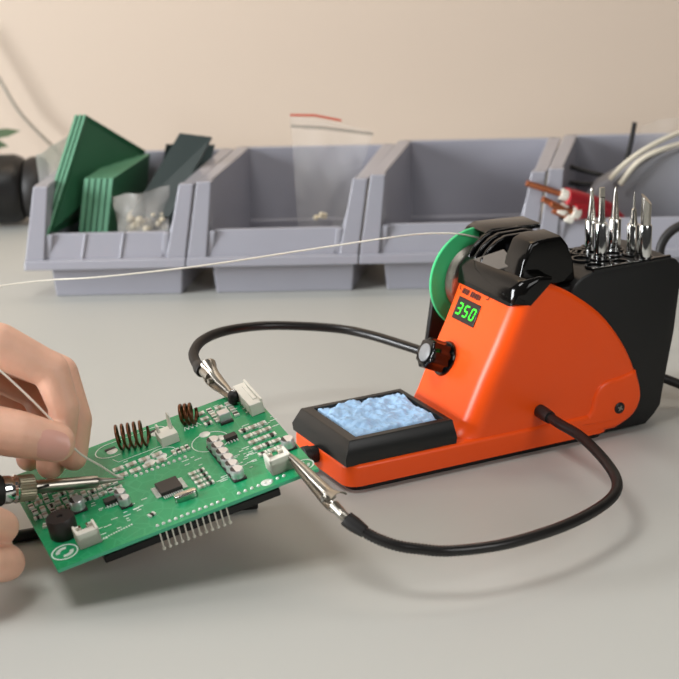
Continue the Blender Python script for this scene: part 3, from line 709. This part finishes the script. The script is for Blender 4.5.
# electrolytic capacitors
def can(a_, c_, r_=.27, h_=.5):
    q = MB(); q.lathe([(r_*.96, .08), (r_, .12), (r_*.93, .2), (r_, .27), (r_, h_-.05), (r_*.9, h_), (.01, h_)], (a_, c_, 0), (0, 0, 1), 24)
    o_ = q.build('capacitor', 'alu', pb_)
    q = MB(); q.box((a_, c_, .05), (r_*2.1, r_*2.1, .1)); q.build('capacitor_foot', 'ic', o_, bevel=.05)
    q = MB(); q.prism([(r_*.9*math.cos(t_), r_*.9*math.sin(t_)) for t_ in [PI*.62+PI*.76*k/12 for k in range(13)]], h_-.01, h_+.008, lambda x_, y_, z_: (a_+x_, c_+y_, z_)); q.build('polarity_mark', 'ic', o_, smooth=False)
can(2.05, 3.95, .34, .55); can(3.9, 2.85, .26, .45); can(3.9, 3.45, .26, .45); can(11.45, 2.45, .3, .5)
for k in range(6): can(8.72, 1.62+k*.62, .3, .5)
# white connectors
def connector(name, cx, cy, wx, wy, h_, notch=True):
    q = MB(); q.box((cx, cy-.08, h_*.36), (wx, wy-.16, h_*.72))
    for s_ in (-1, 1): q.box((cx+s_*(wx/2-.06), cy, h_/2), (.12, wy, h_))
    q.box((cx, cy-wy/2+.06, h_*.5), (wx, .12, h_)); 
    for s_ in (-1, 1): q.box((cx+s_*wx*.33, cy+wy/2-.06, h_*.45), (wx*.3, .12, h_*.9))
    o_ = q.build(name, 'white_pl', pb_, bevel=.03)
    p = MB()
    for s_ in (-1, 1): p.box((cx+s_*wx*.17, cy+wy*.38, .4), (.09, .2, .5))
    p.build('contact_pin', 'steel', o_, smooth=False)
    return o_
connector('connector', 1.72, 1.2, .98, .85, .72); connector('connector', 10.5, 1.15, 1.0, .85, .75)
q = MB(); q.box((7.2, 6.85, .24), (.85, .9, .48)); q.prism([(-.42, 0), (-.2, 0), (-.25, 1.15), (-.32, 1.25)], -.3, .25, lambda a, c, h: (7.2-.03+a+.62, 7.1+h*.6, c)); q.prism([(-.42, 0), (-.24, 0), (-.3, .8), (-.4, .8)], -.3, .25, lambda a, c, h: (7.2+a+.05, 7.1+h*.6, c))
q.build('connector', 'white_pl', pb_, bevel=.03)
q = MB(); q.box((11.4, 7.3, .3), (.66, 2.3, .6)); q.box((11.5, 7.3, .62), (.2, 1.5, .08)); q.box((11.68, 7.3, .38), (.12, 2.3, .72))
o = q.build('wide_connector', 'white_pl', pb_, bevel=.04)
q = MB()
for k in range(5): q.box((11.02, 6.5+k*.4, .1), (.2, .09, .09))
q.build('contact_pin', 'steel', o, smooth=False)
# copper coils
def coil(a0, c0, a1, c1, n, r_, wr):
    q = MB(); A, B_ = Vector((a0, c0, r_)), Vector((a1, c1, r_)); d = (B_-A); dn = d.normalized(); u = Vector((0, 0, 1)); w_ = dn.cross(u)
    pts = [Vector((a0, c0, 0))-w_*r_*.9]+[A+d*(k/(n*20))+w_*(r_*-math.cos(2*PI*k/20))+u*(r_*math.sin(2*PI*k/20)) for k in range(n*20+1)]+[Vector((a1, c1, 0))-w_*r_*.9]
    q.tube(pts, wr, 8); q.build('copper_coil', 'copper', pb_, ang=80)
coil(5.1, 7.75, 6.4, 7.25, 5, .56, .062); coil(8.25, 7.9, 8.85, 7.6, 3, .44, .08)
# surface-mount resistors and capacitors
def smd(a_, c_, rot=0, l_=.3, w_=.18, dark=False, name='resistor'):
    q = MB(); R_ = Euler((0, 0, rot)); ax = Vector((math.cos(rot), math.sin(rot), 0))
    q.mi = 0; q.box((a_, c_, .055), (l_*.55, w_, .09), R_); q.mi = 1
    for s_ in (-1, 1): q.box(Vector((a_, c_, .05))+ax*(s_*l_*.36), (l_*.36, w_*1.12, .1), R_)
    q.build(name, ('smd_dark' if dark else 'smd', 'pad'), pb_, smooth=False)
for r_, c_ in enumerate((4.5, 5.05, 5.6, 6.15)):
    for k in range(6): smd(.35+k*.36+random.uniform(-.04, .04), c_+random.uniform(-.05, .05), PI/2 if (k+r_) % 3 else 0, .32, .2, k % 2 == 0)
for k in range(10): smd(2.6+.36*(k % 5), 4.4+.55*(k//5)+random.uniform(-.06, .06), PI/2 if k % 2 else 0, .34, .2, k % 3 == 0)
for k in range(8): smd(4.5+.62*(k % 4), 5.3+.62*(k//4), 0, .46, .26, False)
for k in range(8): smd(7.15+.4*(k % 2), 2.0+.42*(k//2), 0, .32, .2, k % 2 == 1)
for k in range(15): smd(10.3+.45*(k % 3), 2.7+.62*(k//3), 0, .38, .24, k % 4 == 0)
for k in range(12): smd(9.2+.45*(k % 4), 6.9+.55*(k//4)+random.uniform(-.06, .06), PI/2 if k % 2 else 0, .36, .22, k % 3 == 0)
for k in range(4): smd(7.05+.22*k, 5.55, PI/2, .4, .14, k % 2 == 1)
smd(1.25, 3.25, .2, .5, .25, True); smd(4.6, 1.3, .3, .3, .2, True); smd(.45, 3.6, 1.2, .3, .2)
q = MB(); q.box((9.95, 6.75, .25), (.55, .5, .45)); o = q.build('inductor', 'alu', pb_, bevel=.05); q = MB(); q.box((9.95, 6.45, .05), (.6, .18, .1)); q.build('inductor_foot', 'ic', o)
# header pins sticking out below the front edge
for k in range(12):
    q = MB(); a_ = 4.55+k*.276; q.cyl((a_, .3, -.1), (a_, .26, -1.05), .035, .035, 8); q.ball((a_, .26, -1.08), .085, n=8); q.build('header_pin', 'solder', pb_)
# display module underneath
dm = MB(); dm.box((6.3, 4.7, -1.42), (8.2, 6.2, .38)); dmo = dm.build('display_module', 'black', pb_, bevel=.06)
for (a_, c_) in ((2.8, 4.0), (9.4, 4.0), (9.4, 7.2), (2.8, 7.2)):
    MB().cyl((a_, c_, -1.2), (a_, c_, -.14), .2).build('standoff', 'black', dmo)

# black cable on the bench, left of the board
o = MB().tube(spline([(-40, -37, .28), (-25, -31.6, .28), (-15.41, -28.09, .28), (-12.85, -27.12, .28), (-9, -25.8, .28), (-4, -24.6, .28)], 8), .27, 12).build('iron_cable', 'rubber')
tag(o, 'black cable lying on the bench under the left end of the green board', 'cable')

# ------------------------------------------------------------------ soldering iron
TIPP = Vector((-9.56, -28.93, 3.42)); UI = Vector((-.904, -.416, .1)).normalized()
ir = thing('soldering_iron', TIPP, 'steel barrelled soldering iron with black grip touching the board', 'soldering iron')
b = MB(); b.lathe([(.02, 0), (.05, .12), (.14, 1.0), (.17, 1.22), (.2, 1.25)], (0, 0, 0), UI, 20); b.build('tip', 'dull', ir)
b = MB(); b.lathe([(.17, 1.2), (.24, 1.25), (.26, 1.35), (.3, 3.9), (.31, 4.15)], (0, 0, 0), UI, 28); brl = b.build('barrel', 'brass', ir)
q = MB(); q.box(UI*3.75+Vector((.1, -.27, .1)), (.55, .06, .12), Euler((0, .1, math.atan2(UI.y, UI.x)))); q.build('barrel_slot', 'ic', brl, bevel=.03)
pr = []
for i in range(60):
    a = 2*PI*i/60; r_ = .56+(.018 if i % 2 else -.012); pr.append((r_*math.cos(a), r_*math.sin(a)))
iu, iw = perp(UI)
b = MB(); b.prism(pr, 4.1, 4.85, lambda a, c, h: iu*a+iw*c+UI*h, .05, .05, 2); b.build('knurled_nut', 'nut', ir, ang=20)
b = MB(); b.lathe([(.4, 4.85), (.6, 4.87), (.64, 4.95), (.56, 5.05), (.62, 5.2), (.62, 5.5), (.55, 5.55)], (0, 0, 0), UI, 32); b.build('collar', 'chrome', ir)
b = MB(); b.lathe([(.5, 5.5), (.66, 5.55), (.72, 5.8), (.8, 6.1), (1.15, 6.35), (1.15, 6.5), (.85, 6.7), (.78, 7.2), (.8, 10), (.75, 16), (.6, 17), (.3, 17.2)], (0, 0, 0), UI, 32); b.build('grip', 'rubber', ir)

# ------------------------------------------------------------------ hands
def remesh_skin(name, chains, vox, label, balls=()):
    b = MB()
    for ch in chains:
        for (p, r_), (q, r2) in zip(ch, ch[1:]): b.capsule(p, q, r_, r2)
    for c_, r_, sc in balls: b.ball(c_, r_, *sc)
    tmp = b.build('tmp', 'skin')
    m_ = tmp.modifiers.new('r', 'REMESH'); m_.mode = 'VOXEL'; m_.voxel_size = vox*CM
    s_ = tmp.modifiers.new('s', 'SMOOTH'); s_.factor = .5; s_.iterations = 9
    dg = bpy.context.evaluated_depsgraph_get(); ev = tmp.evaluated_get(dg)
    me = bpy.data.meshes.new_from_object(ev)
    bpy.data.objects.remove(tmp)
    me.name = name; me.materials.clear(); me.materials.append(M['skin'])
    for p in me.polygons: p.use_smooth = True; p.material_index = 0
    o = bpy.data.objects.new(name, me); COL.objects.link(o)
    return tag(o, label, 'hand', None)
def nail(parent, p, q, r_, out, w_ang=48, l0=.1, l1=1.3):
    p, q = Vector(p), Vector(q); d = (q-p).normalized(); out = Vector(out); out = (out-d*out.dot(d)).normalized(); sd = d.cross(out)
    b = MB(); R0 = []
    for lay in (0, .03):
        G = []
        for j in range(11):
            v_ = j/10; row = []
            wid = math.radians(w_ang)*(1-.9*abs(2*v_-1)**4)**.5
            for i in range(11):
                a = (i/10*2-1)*wid; x_ = l0+(l1-l0)*v_
                rr_ = r_*(1.0-.10*max(0, v_-.5)*2)+lay+.0*abs(a)
                row.append(b.v(p+d*x_+out*(rr_*math.cos(a))+sd*(rr_*math.sin(a))))
            G.append(row)
        for j in range(10):
            for i in range(10): b.face([G[j][i], G[j][i+1], G[j+1][i+1], G[j+1][i]])
        R0.append(G)
    A, B_ = R0
    for G0, G1 in ((A[0], B_[0]), (A[-1], B_[-1]), ([r[0] for r in A], [r[0] for r in B_]), ([r[-1] for r in A], [r[-1] for r in B_])):
        for k in range(10): b.face([G0[k], G0[k+1], G1[k+1], G1[k]])
    return b.build('fingernail', 'nail', parent, ang=60)
WR = (-23.5, -28.6, 8.4)
left = [
    [((-44, -31, 8), 3.6), ((-30, -29.5, 8.2), 2.7), (WR, 2.3)],
    [(WR, 2.0), ((-18.6, -27.9, 9.5), 1.5)], [(WR, 1.9), ((-18.6, -26.6, 8.6), 1.4)], [(WR, 1.8), ((-18.4, -25.6, 7.9), 1.25)],
    [(WR, 2.0), ((-16.9, -28.8, 10.1), 1.15), ((-14.6, -28.95, 9.72), 1.0), ((-12.45, -29.0, 8.55), .82), ((-11.95, -29.3, 7.0), .7), ((-12.05, -29.5, 5.8), .6)],
    [((-18.6, -27.6, 9.4), 1.3), ((-17, -27.2, 9.8), 1.1), ((-12.3, -27.5, 7.9), .82), ((-11.65, -28.0, 5.9), .72), ((-11.8, -28.55, 4.35), .62)],
    [((-17.6, -25.9, 8.9), 1.1), ((-13.5, -26.5, 6.7), .82), ((-12.6, -27.5, 4.9), .76), ((-12.9, -28.15, 3.85), .66)],
    [((-17.6, -24.8, 8.0), 1.0), ((-14.6, -25.4, 5.7), .72), ((-13.8, -26.5, 4.5), .68), ((-14.0, -27.2, 3.8), .6)],
    [(WR, 2.0), ((-19.6, -30.0, 7.8), 1.45), ((-16.3, -30.9, 6.95), 1.12), ((-13.6, -30.8, 6.32), 1.02), ((-12.2, -30.6, 5.86), .86)],
    [((-19.3, -29.2, 8.3), 1.4), ((-17.2, -28.8, 9.3), 1.0)],
]
hl = remesh_skin('hand', left, .09, 'hand pinching a thin solder wire between thumb and forefinger above the board')
nail(hl, (-13.1, -30.73, 6.15), (-12.2, -30.6, 5.86), .9, (.16, -1, .12), 46, .1, 1.5)
WR2 = (-25, -33.5, 4.8)
right = [
    [((-46, -37, 5), 3.4), ((-31, -34.5, 4.9), 2.7), (WR2, 2.3)],
    [(WR2, 2.1), ((-20.6, -33.6, 6.6), 1.3)], [(WR2, 2.0), ((-20.8, -34.6, 5.8), 1.3)], [(WR2, 1.9), ((-20.9, -35.2, 4.8), 1.2)], [(WR2, 1.8), ((-20.8, -35.5, 3.7), 1.1)],
    [((-20.6, -33.6, 6.6), 1.1), ((-18.0, -34.2, 6.6), .86), ((-16.6, -33.4, 5.7), .74), ((-16.2, -32.6, 5.1), .6)],
    [((-20.8, -34.6, 5.8), 1.1), ((-17.2, -35.4, 5.2), .88), ((-15.3, -34.5, 4.1), .8), ((-14.62, -33.3, 3.2), .74)],
    [((-20.9, -35.2, 4.8), 1.0), ((-17.0, -36.2, 3.6), .86), ((-15.2, -35.2, 2.3), .82), ((-14.45, -33.8, 1.78), .8)],
    [((-20.8, -35.5, 3.7), .95), ((-17.8, -36.2, 1.9), .75), ((-16.2, -35.2, 1.1), .66), ((-15.7, -33.9, .95), .58)],
    [(WR2, 2.0), ((-21.5, -31.4, 5.0), 1.3), ((-18.8, -31.0, 5.4), 1.0), ((-16.8, -31.2, 5.3), .8)],
]
right = [[((p[0]+.35, p[1], p[2]), r_) if p[0] > -16.5 else (p, r_) for p, r_ in ch] for ch in right]
hr = remesh_skin('hand', right, .09, 'hand at the lower left edge gripping the black handle of the soldering iron')
# the held solder wire
wp = [(-26, -32.5, 20), (-18.2, -31.2, 13.3), (-14.35, -30.45, 9.11), (-12.44, -30.15, 6.78), (-11.42, -29.95, 5.2), (-10.51, -29.4, 4.25), (-9.9, -29.05, 3.62), (-9.62, -28.95, 3.5)]
o = MB().tube(spline([Vector(p)-Vector(wp[0]) for p in wp], 8), .05, 8).build('solder_wire', 'solder'); o.location = Vector(wp[0])*CM
tag(o, 'bright solder wire pinched by the upper hand and running to the iron tip', 'solder wire')
